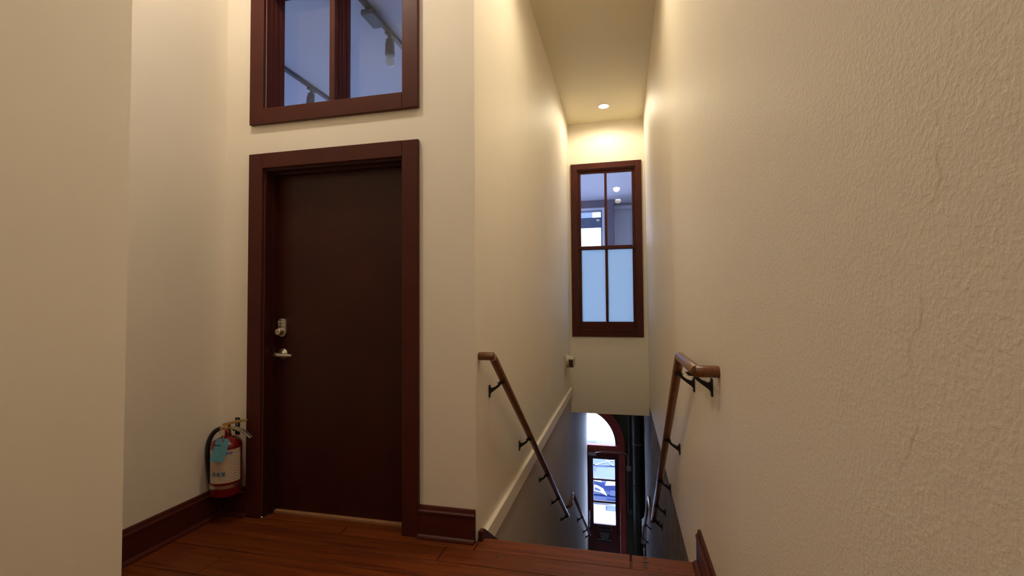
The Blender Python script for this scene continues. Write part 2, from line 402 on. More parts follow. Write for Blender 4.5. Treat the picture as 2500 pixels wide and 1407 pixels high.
# baseboards
def bb_profile(t=.022, h=.166):   # (distance from wall, z)
    return [(0, 0), (t, 0), (t, h * .76), (t + .003, h * .78), (t + .003, h * .84), (t - .004, h * .88), (t - .008, h * .97), (t - .010, h), (0, h)]
def shoe(t=.022):
    return [(t, 0), (t + .019, 0)] + [(t + .019 * math.cos(a), .021 * math.sin(a)) for a in (.4, .8, 1.2)] + [(t, .021)]
def baseboard(name, label, runs):
    root = thing(name, runs[0][3], label, 'baseboard', kind='structure')
    for axis, sgn, at, _, a, b in runs:
        for nm, pr in (('board', bb_profile()), ('shoe_moulding', shoe())):
            poly = [(at + sgn * d, z) for d, z in pr]
            MB().prism(poly, axis, a, b).build(nm, m_trim, root, bevel=.0015)
    return root
baseboard('baseboard_left', 'long dark brown baseboard along the left alcove wall', [('y', 1, XA, (XA, 1.8, 0), 1.2, DY)])
baseboard('baseboard_front_left', 'short dark brown baseboard behind the fire extinguisher', [('x', -1, DY, (-2.27, DY, 0), XA + .04, -2.178)])
baseboard('baseboard_front_right', 'short dark brown baseboard between the door casing and the stair corner', [('x', -1, DY, (-.92, DY, 0), -1.084, -.767)])
baseboard('baseboard_right', 'dark brown baseboard ending at the top of the stairs on the right', [('y', -1, .3445, (.33, 1.0, 0), -3, 2.40)])

# ------------------------------------------------------------------ door_1
CT = .026    # casing thickness
d1 = thing('door_1', (-1.63, DY, 0), 'dark brown flush door with keypad lock left of the stairs', 'door', kind='structure')
fr = MB().box(-2.181, DX0, DY - CT, DY, 0, 2.154).build('side_casing', m_trim, d1, bevel=.004)
fr = MB().box(DX1, -1.082, DY - CT, DY, 0, 2.154).build('side_casing', m_trim, d1, bevel=.004)
fr = MB().box(DX0, DX1, DY - CT, DY, DZ, 2.154).build('head_casing', m_trim, d1, bevel=.003)
j = MB()
for x0, x1 in ((DX0, DX0 + .012), (DX1 - .012, DX1)): j.box(x0, x1, DY - .001, DY + .15, 0, DZ)
j.box(DX0 + .012, DX1 - .012, DY - .001, DY + .15, DZ - .012, DZ)
j.build('jamb', m_door, d1)
j = MB()
for x0, x1 in ((DX0 + .012, DX0 + .024), (DX1 - .024, DX1 - .012)): j.box(x0, x1, DY + .045, DY + .088, 0, DZ - .012)
j.box(DX0 + .024, DX1 - .024, DY + .045, DY + .088, DZ - .026, DZ - .012)
j.build('stop', m_door, d1)
leaf = MB().box(DX0 + .014, DX1 - .014, DY + .0905, DY + .135, .0128, DZ - .014).build('door_leaf', m_door, d1, bevel=.002)
MB().box(DX0 + .0005, DX1 - .0005, DY + .068, DY + .149, -.028, .012).build('threshold', m_thresh, d1, bevel=.003)
MB().box(DX0 + .0005, DX1 - .0005, DY - .002, DY + .0665, -.028, -.001).build('plank', m_floor, floor, bevel=.002)
# keypad deadbolt
LY = DY + .0905
lk = MB()
lk.prism([(-2.022 + a, 1.112 + b) for a, b in arc((0, .022), .031, 0, PI, 12) + arc((0, -.03), .031, PI, 2 * PI, 12)], 'y', LY - .022, LY)
lock = lk.build('keypad_lock', m_nickel, leaf, bevel=.004)
lock['label'] = 'satin nickel keypad deadbolt'
b = MB().lathe([(.021, 0), (.021, -.03), (.018, -.034)], (-2.022, LY - .02, 1.085), 'y', 20).build('turn_knob', m_nickel, lock, smooth=True)
for r_ in range(2):
    for q in range(3):
        MB().lathe([(.0055, 0), (.0055, -.004), (.004, -.006)], (-2.040 + q * .018, LY - .0215, 1.142 - r_ * .017), 'y', 10).build('button', m_chrome, lock, smooth=True)
hd = MB().lathe([(.033, 0), (.033, -.006), (.026, -.012), (.016, -.016), (.013, -.02), (.013, -.052)], (-2.022, LY, .947), 'y', 24).build('lever_rose', m_nickel, leaf, smooth=True)
hd['label'] = 'satin nickel lever handle'
MB().tube([(-2.034, LY - .056, .947), (-2.02, LY - .057, .947), (-1.97, LY - .056, .945), (-1.925, LY - .050, .943)], [.0125, .0125, .011, .009], 14).build('lever', m_nickel, hd, smooth=True)
MB().lathe([(.008, 0), (.008, -.003)], (-2.026, LY - .069, .947), 'y', 12).build('key_cylinder', m_dark, hd)

# ------------------------------------------------------------------ window_1: the transom over the door
w1 = thing('window_1', (-1.63, DY, TZ0), 'brown framed window of two panes above the door', 'window', kind='structure')
CO0, CO1, CB, CTp = -2.181, -1.082, 2.332, 3.29
MB().box(CO0, DX0, DY - CT, DY, CB, CTp).build('side_casing', m_trim, w1, bevel=.004)
MB().box(DX1, CO1, DY - CT, DY, CB, CTp).build('side_casing', m_trim, w1, bevel=.004)
MB().box(DX0, DX1, DY - CT, DY, CB, TZ0).build('bottom_casing', m_trim, w1, bevel=.003)
MB().box(DX0, DX1, DY - CT, DY, TZ1, CTp).build('head_casing', m_trim, w1, bevel=.003)
MX0, MX1 = -1.649, -1.614
MB().box(MX0, MX1, DY - .006, DY + .15, TZ0, TZ1).build('mullion', m_trim, w1, bevel=.003)
jb = MB(); jb.box(DX0, DX1, DY, DY + .15, TZ0 - .001, TZ0 + .004); jb.box(DX0, DX1, DY, DY + .15, TZ1 - .004, TZ1)
jb.box(DX0, DX0 + .003, DY, DY + .15, TZ0, TZ1); jb.box(DX1 - .003, DX1, DY, DY + .15, TZ0, TZ1)
jb.build('jamb', m_trim, w1)
for x0, x1 in ((DX0 + .003, MX0), (MX1, DX1 - .003)):
    s1 = MB()
    for k, (dy, t) in enumerate(((.035, .006), (.062, .012), (.098, .018))):     # stepped stops
        y0, y1 = DY + dy, DY + (.062, .098, .13)[k]
        s1.box(x0, x0 + t, y0, y1, TZ0 + .004, TZ1 - .004); s1.box(x1 - t, x1, y0, y1, TZ0 + .004, TZ1 - .004)
        s1.box(x0 + t, x1 - t, y0, y1, TZ0 + .004, TZ0 + .004 + t); s1.box(x0 + t, x1 - t, y0, y1, TZ1 - .004 - t, TZ1 - .004)
    s1.build('stop', m_trim, w1)
    MB().box(x0 + .018, x1 - .018, DY + .128, DY + .134, TZ0 + .022, TZ1 - .022).build('pane', m_glass, w1)

# ------------------------------------------------------------------ window_2: the tall sash window over the stairs
w2 = thing('window_2', (-.22, FY, WZ0), 'tall brown sash window at the end of the stairwell with frosted lower panes', 'window', kind='structure')
OX0, OX1, OZ0, OZ1 = -.728, .283, .749, 3.288
MB().box(OX0, WX0, FY - .025, FY, OZ0, OZ1).build('side_casing', m_trim, w2, bevel=.003)
MB().box(WX1, OX1, FY - .025, FY, OZ0, OZ1).build('side_casing', m_trim, w2, bevel=.003)
MB().box(WX0, WX1, FY - .025, FY, WZ1, OZ1).build('head_casing', m_trim, w2, bevel=.003)
MB().box(WX0, WX1, FY - .025, FY, OZ0, WZ0).build('bottom_casing', m_trim, w2, bevel=.003)
MB().box(WX0 - .01, WX1 + .01, FY - .031, FY - .022, WZ0 - .002, WZ0 + .012).build('sill_moulding', m_trim, w2, bevel=.002)
j = MB()
for x0, x1 in ((WX0, WX0 + .02), (WX1 - .02, WX1)): j.box(x0, x1, FY, FY + .12, WZ0, WZ1)
j.box(WX0 + .02, WX1 - .02, FY, FY + .12, WZ1 - .02, WZ1); j.box(WX0 + .02, WX1 - .02, FY, FY + .12, WZ0, WZ0 + .02)
j.build('jamb', m_trim, w2)
MID = 2.052
def sash(nm, z0, z1, y0, pane, rail_b, rail_t):
    a, b = WX0 + .02, WX1 - .02
    s = MB(); sw = .035
    s.box(a, a + sw, y0, y0 + .035, z0, z1); s.box(b - sw, b, y0, y0 + .035, z0, z1)
    s.box(a + sw, b - sw, y0, y0 + .035, z0, z0 + rail_b); s.box(a + sw, b - sw, y0, y0 + .035, z1 - rail_t, z1)
    f = s.build(nm, m_trim, w2, bevel=.002)
    cx = (a + b) / 2 - .004
    MB().box(cx - .018, cx + .018, y0 + .002, y0 + .033, z0 + rail_b, z1 - rail_t).build('muntin', m_trim, f, bevel=.002)
    for x0, x1 in ((a + sw, cx - .018), (cx + .018, b - sw)):
        o = MB().box(x0, x1, y0 + .015, y0 + .02, z0 + rail_b, z1 - rail_t).build('pane', pane, f)
        if pane is m_frost: o['label'] = 'frosted pale blue pane'
sash('upper_sash', MID - .022, WZ1 - .02, FY + .03, m_glass, .045, .04)
sash('lower_sash', WZ0 + .02, MID + .02, FY + .0665, m_frost, .10, .05)

# ------------------------------------------------------------------ the rooms behind the two windows
RZ = 3.39
r = MB(); r.box(-6, XL - .15, DY + .15, SY + .15, -.30, 0)
struct(r, 'floor_room', m_room, 'floor of the room behind the brown door', 'floor')
struct(MB().box(XL - .15, .4, FY + .15, 10.6, -.098, 0.0), 'floor_room_far', m_room, 'floor of the room behind the tall sash window', 'floor')
r = MB(); r.box(-6, XL - .152, DY + .152, FY + .152, RZ, RZ + .2); r.box(-6, .4, FY + .152, 10.6, RZ, RZ + .2)
struct(r, 'ceiling_room', m_roomceil, 'grey room ceiling seen through the windows', 'ceiling')
struct(MB().box(-6.15, -6, DY + .15, 10.2, -.3, RZ + .2), 'wall_room_left', m_room, 'far left wall of the room behind the door', 'wall')
struct(MB().box(-6, -2.9, DY, DY + .15, -.3, RZ + .2), 'wall_room_back', m_room, 'wall of the room behind the alcove', 'wall')
# street side wall of that room with three window openings
B0, B1, BZ0, BZ1 = -.893, -.398, .95, 3.176
w = MB()
xs = [(-5.1, -3.9, .9, 3.0), (-3.1, -1.9, .9, 3.0), (B0, B1, BZ0, BZ1)]
prev = -6
for x0, x1, z0, z1 in xs:
    w.box(prev, x0, SY, SY + .15, 0, RZ); w.box(x0, x1, SY, SY + .15, 0, z0); w.box(x0, x1, SY, SY + .15, z1, RZ); prev = x1
w.box(prev, -.16, SY, 10.6, 0, RZ)
struct(w, 'wall_room_street', m_mauve, 'dusky mauve wall with a bright window seen through the upper sash', 'wall')
struct(MB().box(-.16, .346, 10.45, 10.6, 0, RZ), 'wall_room_recess', m_recess, 'pale lilac wall right of the mauve wall seen through the upper sash', 'wall')
w = MB(); w.box(-6, -5.0, FY + .01, FY + .15, 0, RZ); w.box(-2.0, XL - .15, FY + .01, FY + .15, 0, RZ); w.box(-5.0, -2.0, FY + .01, FY + .15, 3.15, RZ)  # unseen partition, added to hold back daylight from the ceiling behind the transom
struct(w, 'wall_room_light_block', m_room, 'unseen partition with a wide opening, added to dim the room behind the door', 'wall')
# window_3 in the mauve wall
w3 = thing('window_3', (-.645, SY, BZ0), 'bright window with raised blind seen through the upper sash panes', 'window', kind='structure')
f = MB(); t = .05
f.box(B0 - t, B0, SY - .02, SY, BZ0 - t, BZ1 + t); f.box(B1, B1 + t, SY - .02, SY, BZ0 - t, BZ1 + t); f.box(B0, B1, SY - .02, SY, BZ1, BZ1 + t); f.box(B0, B1, SY - .02, SY, BZ0 - t, BZ0)
f.build('casing', m_slat, w3, bevel=.003)
f = MB(); f.box(B0, B0 + .045, SY + .03, SY + .07, BZ0, BZ1); f.box(B1 - .03, B1, SY + .03, SY + .07, BZ0, BZ1)
f.box(B0 + .045, B1 - .03, SY + .03, SY + .07, 2.815, 2.85); f.box(B0 + .045, B1 - .03, SY + .03, SY + .07, BZ0, BZ0 + .05); f.box(B0 + .045, B1 - .03, SY + .03, SY + .07, BZ1 - .03, BZ1)
f.build('sash_frame', m_shade, w3)
MB().box(B0 + .045, B1 - .03, SY + .045, SY + .05, BZ0 + .05, 2.815).build('pane', m_glass, w3)
MB().box(B0 + .02, B1 - .02, SY + .012, SY + .018, 2.83, 3.03).build('shade', m_shade, w3)
for k in range(6):
    z = 3.045 + k * .0215
    MB().prism([(SY + .004, z), (SY + .012, z + .011), (SY + .012, z + .013), (SY + .004, z + .002)], 'x', B0 + .02, B1 - .02).build('slat', m_slat, w3)
# ceiling lamps and the pipe in that room
def downlight(name, x, y, z, r, lit, label, ring, group=None):
    t = thing(name, (x, y, z), label, 'ceiling light', group)
    MB().lathe([(r * .8, -.004), (r * .86, -.010), (r, -.007), (r * 1.04, -.001), (r * 1.04, 0), (r * .8, 0)], (x, y, z), 'z', 28).build('trim_ring', ring, t, smooth=True)
    MB().lathe([(r * .1, -.0065), (r * .6, -.006), (r * .79, -.0045), (r * .79, -.001)], (x, y, z), 'z', 28).build('lens', lit, t, smooth=True)
    return t
downlight('recessed_downlight', -.215, 6.35, CZ, .078, m_lit, 'lit round downlight in the stairwell ceiling above the tall window', m_white)
downlight('recessed_downlight', -.107, 2.90, CZ, .078, m_lit, 'lit round downlight over the top of the stairs, mirrored higher in the upper sash', m_white)
downlight('recessed_downlight', -.084, 1.60, CZ, .078, m_lit, 'lit round downlight over the landing by the right wall, mirrored lower in the upper sash', m_white)
downlight('recessed_downlight', -1.75, 1.55, CZ, .078, m_lit, 'lit round downlight over the landing in front of the door', m_white)
downlight('recessed_downlight', -.75, -1.3, CZ, .078, m_lit, 'added round fill light behind the camera, out of view', m_white)  # fixture for the added fill lamp, never in view
p = MB().tube(smoothp([(.25, 10.38, 0), (.25, 10.38, 3.22), (.23, 10.37, 3.30), (.16, 10.36, 3.31), (-.155, 10.36, 3.31)], 2), .05, 14)
p = p.build('duct_pipe', m_room, smooth=True, org=(.25, 10.38, 0)); tag(p, 'pale vertical pipe with an elbow in the room beyond the tall window', 'pipe')
# track lighting seen through the transom
def track(x, y0, y1, label):
    t = thing('light_track', (x, (y0 + y1) / 2, RZ), label, 'track light', 'ceiling light tracks in the room behind the door')
    MB().box(x - .018, x + .018, y0, y1, RZ - .03, RZ).build('rail', m_track, t, bevel=.003)
    return t
def head(t, x, y, bulb, tilt=0):
    MB().box(x - .02, x + .02, y - .05, y + .05, RZ - .05, RZ - .03).build('adapter', m_track, t, bevel=.004)
    st = MB().tube([(x, y, RZ - .05), (x + tilt * .2, y, RZ - .09)], .012, 10).build('stem', m_track, t)
    h = MB().tube([(x + tilt * .2, y, RZ - .075), (x + tilt * .6, y, RZ - .12), (x + tilt, y, RZ - .20)], [.030, .036, .037], 18).build('lamp_head', m_track, t, smooth=True)
    if bulb:
        MB().lathe([(.020, 0), (.034, -.022), (.040, -.048), (.036, -.07), (.022, -.085), (.004, -.09)], (x + tilt, y, RZ - .20), 'z', 20).build('bulb', m_bulbglass, h, smooth=True)
t1 = track(-1.745, 2.75, 5.6, 'ceiling track with a bare bulb lamp seen in the right transom pane')
head(t1, -1.745, 3.28, True); MB().box(-1.80, -1.70, 2.95, 3.13, RZ - .07, RZ - .03).build('feed_box', m_track, t1, bevel=.005)
t2 = track(-2.94, 3.2, 6.0, 'ceiling track with a tilted spotlight seen in the left transom pane')
head(t2, -2.94, 3.95, False, -.02)

# ------------------------------------------------------------------ fire extinguisher
EX, EY, EZ = -2.249, 2.283, .158
ex = thing('fire_extinguisher', (EX, EY, EZ), 'red fire extinguisher with blue tag hanging in the corner left of the door', 'fire extinguisher')
R = .080
body = MB().lathe([(R * .80, 0), (R * .95, .006), (R, .02), (R, .275), (R * .97, .292), (R * .85, .308), (R * .6, .320), (R * .34, .327), (R * .30, .33), (R * .30, .345)], (EX, EY, EZ), 'z', 40).build('cylinder', m_red, ex, smooth=True)
# label: a curved patch
def patch(nm, mat, a0, a1, z0, z1, rr, parent, n=18):
    vs = []; fs = []
    for i in range(n + 1):
        a = a0 + (a1 - a0) * i / n
        for rad, z in ((rr, z0), (rr, z1), (rr - .002, z1), (rr - .002, z0)):
            vs.append((EX + rad * math.cos(a), EY + rad * math.sin(a), z))
    for i in range(n):
        for k in range(4):
            fs.append((i*4 + k, (i+1)*4 + k, (i+1)*4 + (k+1) % 4, i*4 + (k+1) % 4))
    return MB().add(vs, fs).build(nm, mat, parent, smooth=True)
d2 = math.radians
lb = patch('label_sheet', m_label, d2(237), d2(372), EZ + .085, EZ + .268, R + .0016, body); lb['label'] = 'beige printed instruction label'
for k, a in enumerate((262, 280, 298)):
    patch('pictogram', simple('blue_pictogram_ink', (.10, .20, .30), .5), d2(a), d2(a + 12), EZ + .125, EZ + .147, R + .0022, lb, 5)
patch('heading_strip', simple('blue_heading_ink', (.14, .22, .36), .5), d2(300), d2(336), EZ + .244, EZ + .256, R + .0022, lb, 6)
patch('strap', m_nickel, 0, 2 * PI, EZ + .052, EZ + .070, R + .0025, body, 40)
cl = MB().tube([(EX - R - .004, EY - .01, EZ + .062), (EX - R - .022, EY - .012, EZ + .066)], .008, 10).build('hose_clip', m_nickel, body)
vz = EZ + .345
valve = MB().lathe([(.020, -.01), (.022, 0), (.022, .018), (.018, .024), (.018, .05), (.012, .056)], (EX, EY, vz), 'z', 20).build('valve', m_brass, ex, smooth=True)
MB().lathe([(.024, 0), (.024, -.014), (.021, -.017)], (EX, EY - .016, vz + .012), 'y', 20).build('gauge', m_red, valve, smooth=True)
MB().lathe([(.018, 0), (.018, -.002)], (EX, EY - .033, vz + .012), 'y', 20).build('gauge_dial', m_beige, valve)
lv = MB().prism([(EX - .02, vz + .045), (EX + .02, vz + .052), (EX + .15, vz + .082), (EX + .152, vz + .088), (EX + .10, vz + .085), (EX + .01, vz + .064), (EX - .02, vz + .058)], 'y', EY - .014, EY + .014).build('lever', m_brass, ex, bevel=.002)
MB().prism([(EX - .01, vz + .030), (EX + .06, vz + .028), (EX + .12, vz + .010), (EX + .168, vz - .018), (EX + .172, vz - .012), (EX + .125, vz + .020), (EX + .065, vz + .040), (EX - .01, vz + .042)], 'y', EY - .013, EY + .013).build('carry_handle', m_nickel, ex, bevel=.002)
MB().tube([(EX - .016, EY, vz + .028), (EX - .048, EY - .004, vz + .024)], .010, 12).build('hose_fitting', m_brass, valve, smooth=True)
hp = [(EX - .040, EY - .003, vz + .026), (EX - .066, EY - .008, vz + .018), (EX - .090, EY - .02, vz - .012), (EX - .101, EY - .03, vz - .06), (EX - .103, EY - .032, vz - .12), (EX - .101, EY - .028, vz - .18), (EX - .098, EY - .02, vz - .235), (EX - .097, EY - .014, vz - .285)]
MB().tube(smoothp(hp, 2), .0125, 14).build('hose', m_rubber, ex, smooth=True)
TY = EY - R - .016
tl, tr, br_, bl = (-2.222, .503), (-2.136, .505), (-2.178, .372), (-2.270, .372)
tg = MB().prism([bl, br_, (tr[0], tr[1] - .014), (tr[0] - .012, tr[1]), (tl[0] + .008, tl[1]), (tl[0] - .004, tl[1] - .010)], 'y', TY, TY + .0012).build('inspection_tag', m_tag, ex); tg['label'] = 'pale blue printed tag'
MB().lathe([(.0065, 0), (.0065, -.001)], (-2.181, TY - .0002, .492), 'y', 14).build('eyelet', simple('eyelet_red', (.25, .06, .05), .5), tg)
MB().box(-2.226, -2.196, TY - .0006, TY, .461, .466).build('printed_mark', m_black, tg)
MB().lathe([(.0055, 0), (.0055, -.0006)], (-2.234, TY, .4635), 'y', 12).build('printed_mark', m_black, tg)
MB().tube([(-2.181, TY, .492), (-2.200, TY + .03, .515), (EX + .004, EY - .02, vz + .004)], .0012, 6).build('tie', m_nickel, tg)
# wall hook
hk = thing('extinguisher_hook', (-2.262, DY, .50), 'black wall hook with two screws behind the extinguisher handle', 'hook')
MB().box(-2.279, -2.246, DY - .004, DY, .47, .572).build('plate', m_black, hk, bevel=.003)
MB().prism([(DY - .004, .50), (DY - .03, .50), (DY - .034, .524), (DY - .029, .524), (DY - .026, .507), (DY - .004, .507)], 'x', -2.272, -2.252).build('prong', m_black, hk)
for z in (.557, .531): MB().lathe([(.006, 0), (.005, -.003)], (-2.2625, DY - .004, z), 'y', 12).build('screw', m_nickel, hk)

# ------------------------------------------------------------------ handrails
RR = .0225
prof = [(0, -.088), (.006, -.092), (.008, -.072), (.016, -.062), (.040, -.044), (.062, -.026), (.072, -.012), (.094, -.009), (.094, -.002), (.060, -.002), (.056, -.012), (.040, -.026), (.018, -.036), (.008, -.030), (.006, -.018), (0, -.020)]
bm = MB().prism(prof, 'y', -.011, .011)
bm.box(.0555, .0985, -.032, .032, -.003, .0)
BR_ME = None
def bracket(root, wx, y, z, sgn):
    """an iron bracket on the wall plane wx, its saddle under the rail at height z"""
    global BR_ME
    o = worg(root)
    if BR_ME is None:
        first = bm.build('bracket', m_iron, bevel=.0015); BR_ME = first.data; b_ = first
        b_.parent = root
    else:
        b_ = bpy.data.objects.new('bracket', BR_ME); C.objects.link(b_); b_.parent = root
        bv = b_.modifiers.new('bevel', 'BEVEL'); bv.width = .0015; bv.segments = 2; bv.limit_method = 'ANGLE'
    b_.location = Vector((wx, y, z)) - o
    b_.rotation_euler = (0, 0, 0 if sgn > 0 else PI)
    return b_
def railseg(root, nm, pts, ov=0):
    o = MB().tube(pts, RR, 20).build(nm, m_rail, root, bevel=.003, smooth=True); return o
def lerp(a, b, t): return tuple(a[i] + (b[i] - a[i]) * t for i in range(3))
G = 'wooden handrails on the stair walls'
# upper left
A, B = (-.684, 2.432, .957), (-.684, 5.74, -1.34)
hl = thing('handrail', A, 'upper left wooden handrail on black brackets going down the stairs', 'handrail', G)
railseg(hl, 'rail', [A, B]); railseg(hl, 'wall_return', [(XL, 2.436, .962), (-.678, 2.436, .962)])
for y in (2.63, 3.42, 4.20, 4.92, 5.62):
    bracket(hl, XL if y < 0 else XL, y, lerp(A, B, (y - A[1]) / (B[1] - A[1]))[2] - RR * 1.22, 1)
# lower left
L0, L1, L2 = (-.684, 5.90, -1.29), (-.684, 6.31, -1.29), (-.684, 9.28, -3.25)
hm = thing('handrail', L1, 'lower left wooden handrail starting level beyond the end of the upper one', 'handrail', G)
railseg(hm, 'level_rail', [L0, L1]); railseg(hm, 'rail', [L1, L2])
bracket(hm, -.757, 6.02, -1.29 - RR, 1)
for y in (7.6, 8.6, 9.1): bracket(hm, -.757, y, lerp(L1, L2, (y - L1[1]) / (L2[1] - L1[1]))[2] - RR * 1.2, 1)
# upper right
WR = lambda z: .345 - .0064 * (z)
P0, P1, P2, P3 = (.338, 1.845, .992), (.262, 1.845, .992), (.262, 2.385, .985), (.265, 4.95, -.935)
hr = thing('handrail', P2, 'upper right wooden handrail with a level top end returning to the plaster wall', 'handrail', G)
railseg(hr, 'wall_return', [P0, (.256, 1.845, .992)]); railseg(hr, 'level_rail', [P1, P2]); railseg(hr, 'rail', [P2, P3])
bracket(hr, .3395, 1.985, .988 - RR, -1); bracket(hr, .3395, 2.47, .921 - RR * 1.22, -1)
for y in (3.18, 3.86, 4.45, 4.88):
    z = lerp(P2, P3, (y - P2[1]) / (P3[1] - P2[1]))[2] - RR * 1.22
    bracket(hr, .342 if z > -.2 else .349, y, z, -1)
# lower right
Q0, Q1, Q2 = (.285, 5.55, -1.22), (.285, 6.2, -1.22), (.285, 9.2, -3.25)
hq = thing('handrail', Q1, 'lower right wooden handrail on the rough wall, farthest down on the right', 'handrail', G)
railseg(hq, 'level_rail', [Q0, Q1]); railseg(hq, 'rail', [Q1, Q2])
bracket(hq, .378, 5.7, -1.22 - RR, -1)
for y in (6.6, 7.6, 8.7): bracket(hq, .378, y, lerp(Q1, Q2, (y - Q1[1]) / (Q2[1] - Q1[1]))[2] - RR * 1.2, -1)

# ------------------------------------------------------------------ staircase (hidden below the nosing from here)
st = thing('staircase', (-.2, 2.4, ENT), 'dark wooden staircase with a brown stringer going down from the landing', 'stairs')
SX0, SX1 = -.7555, .3745
rise, go = 2.3 / 12, .2755
for i in range(12):
    MB().box(SX0, SX1 if i > 1 else .343, 2.398 + i * go, 2.418 + i * go, -(i + 1) * rise, -i * rise - .030).build('riser', m_stair, st)
    if i < 11: MB().box(SX0, SX1 if i > 0 else .343, 2.394 + i * go, 2.394 + (i + 1) * go + .024, -(i + 1) * rise - .030, -(i + 1) * rise).build('tread', m_stair, st, bevel=.006)
LY0 = 2.398 + 11 * go
MB().box(SX0, SX1, LY0 - .004, 6.35, -2.34, -2.30).build('landing', m_stair, st)
for i in range(10):
    MB().box(SX0, SX1, 6.33 + i * go, 6.35 + i * go, -2.3 - (i + 1) * .19, -2.3 - i * .19 - (.04 if i == 0 else .03)).build('riser', m_stair, st)
    if i < 9: MB().box(SX0, SX1, 6.326 + i * go, 6.326 + (i + 1) * go + .024, -2.3 - (i + 1) * .19 - .03, -2.3 - (i + 1) * .19).build('tread', m_stair, st, bevel=.006)
sl = rise / go
MB().prism([(2.385, .050), (2.43, .046), (2.43 + 3.0, .046 - 3.0 * sl), (2.43 + 3.0, -.30 - 3.0 * sl), (2.43, -.30), (2.402, -.30), (2.402, -.0), (2.385, .0)], 'x', -.7562, -.733).build('stringer', m_trim, st, bevel=.002)
struct(MB().box(-2.2, .7, 6.33 + 9 * go, SY, ENT - .12, ENT), 'floor_entry', m_sidewalk, 'entry floor inside the street door at the foot of the stairs', 'floor')

# ------------------------------------------------------------------ small wall fixture on the left stair wall
fx = thing('wall_speaker', (XL, 6.33, .42), 'small beige swivel wall fixture with a dark square face beside the tall window', 'wall fixture')
MB().box(XL, XL + .018, 6.17, 6.49, .355, .545).build('mount_plate', m_beige, fx, bevel=.006)
MB().lathe([(.085, 0), (.085, .02), (.07, .05), (.045, .065)], (XL + .016, 6.34, .455), 'x', 24).build('swivel_base', m_beige, fx, smooth=True)
hb = MB().prism([(6.22, .50), (6.47, .515), (6.50, .40), (6.28, .375)], 'x', XL + .05, XL + .115).build('head', m_beige, fx, bevel=.008)
MB().prism([(6.235, .487), (6.277, .389), (6.268, .387), (6.226, .486)], 'x', XL + .057, XL + .108).build('face', m_dark, hb)

# ------------------------------------------------------------------ street wall, arch and street door
ACX, ACZ, AR, AO = -.915, -1.70, .755, .915       # arch centre, spring, glass radius, outer radius
ax0, ax1 = ACX - AO, ACX + AO
w = MB()
ring = arc((ACX, ACZ), AO, PI, 0, 24)
w.prism([(-2.2, ENT)] + [(ax0, ENT)] + ring[:13] + [(ACX, .0), (-2.2, .0)], 'y', SY, SY + .25)
w.prism(ring[12:] + [(ax1, ENT), (.376, ENT), (.376, -.0), (ACX, .0)], 'y', SY, SY + .25)
struct(w, 'wall_street', m_green, 'dark green wall beside the red street door at the foot of the stairs', 'wall')
d2_ = thing('door_2', (-.4, SY, ENT), 'red glazed street door under a half round fanlight at the foot of the stairs', 'door', kind='structure')
outer = arc((ACX, ACZ), AO, PI, 0, 40); inner = arc((ACX, ACZ), AR, PI, 0, 40)
fr = MB()
for i in range(40):
    a, b, c_, d_ = outer[i], outer[i+1], inner[i+1], inner[i]
    fr.prism([a, b, c_, d_], 'y', SY - .03, SY + .12)
fr.build('arch_frame', m_redtrim, d2_)
fr = MB()
step = arc((ACX, ACZ), AR - .03, PI, 0, 40)
for i in range(40): fr.prism([inner[i], inner[i+1], step[i+1], step[i]], 'y', SY + .02, SY + .10)
fr.build('fanlight_stop', m_reddoor, d2_)
MB().box(ax0, ax1, SY - .03, SY + .12, -1.86, -1.70).build('transom_bar', m_redtrim, d2_, bevel=.01)
MB().box(ax0 + .04, ax1 - .04, SY - .045, SY - .03, -1.79, -1.76).build('transom_moulding', m_redtrim, d2_, bevel=.006)
for x0, x1 in ((ax0, ax0 + .13), (ax1 - .115, ax1), (-.965, -.865)):
    MB().box(x0, x1, SY - .03, SY + .12, ENT, -1.86).build('post', m_redtrim, d2_, bevel=.006)
MB().prism([(ACX, ACZ)] + arc((ACX, ACZ), AR - .02, 0, PI, 30), 'y', SY + .05, SY + .056).build('fanlight_pane', m_glass, d2_)
def leaf2(x0, x1, gx0, gx1):
    lf = MB()
    lf.box(x0, gx0, SY + .0, SY + .05, ENT + .01, -1.865); lf.box(gx1, x1, SY + .0, SY + .05, ENT + .01, -1.865)
    lf.box(gx0, gx1, SY, SY + .05, -1.985, -1.865); lf.box(gx0, gx1, SY, SY + .05, ENT + .01, -3.31)
    o = lf.build('door_leaf', m_reddoor, d2_, bevel=.004)
    for z in (-2.413, -2.862): MB().box(gx0, gx1, SY + .008, SY + .042, z - .018, z + .018).build('muntin', m_reddoor, o, bevel=.003)
    for z0, z1 in ((-2.395, -1.985), (-2.844, -2.431), (-3.31, -2.88)): MB().box(gx0, gx1, SY + .02, SY + .026, z0, z1).build('pane', m_glass, o)
    mw = MB(); q = .018
    mw.box(gx0 - q, gx1 + q, SY - .008, SY, -3.31 - q, -3.31); mw.box(gx0 - q, gx1 + q, SY - .008, SY, -1.985, -1.985 + q)
    mw.box(gx0 - q, gx0, SY - .008, SY, -3.31, -1.985); mw.box(gx1, gx1 + q, SY - .008, SY, -3.31, -1.985)
    mw.build('glazing_bead', m_reddoor, o, bevel=.002)
    return o
la = leaf2(-.862, -.116, -.648, -.207)
leaf2(-1.70, -.968, -1.55, -1.12)
for z in (-2.2, -2.75, -3.45): MB().tube([(-.112, SY - .006, z - .05), (-.112, SY - .006, z + .05)], .009, 8).build('hinge', m_redtrim, d2_)
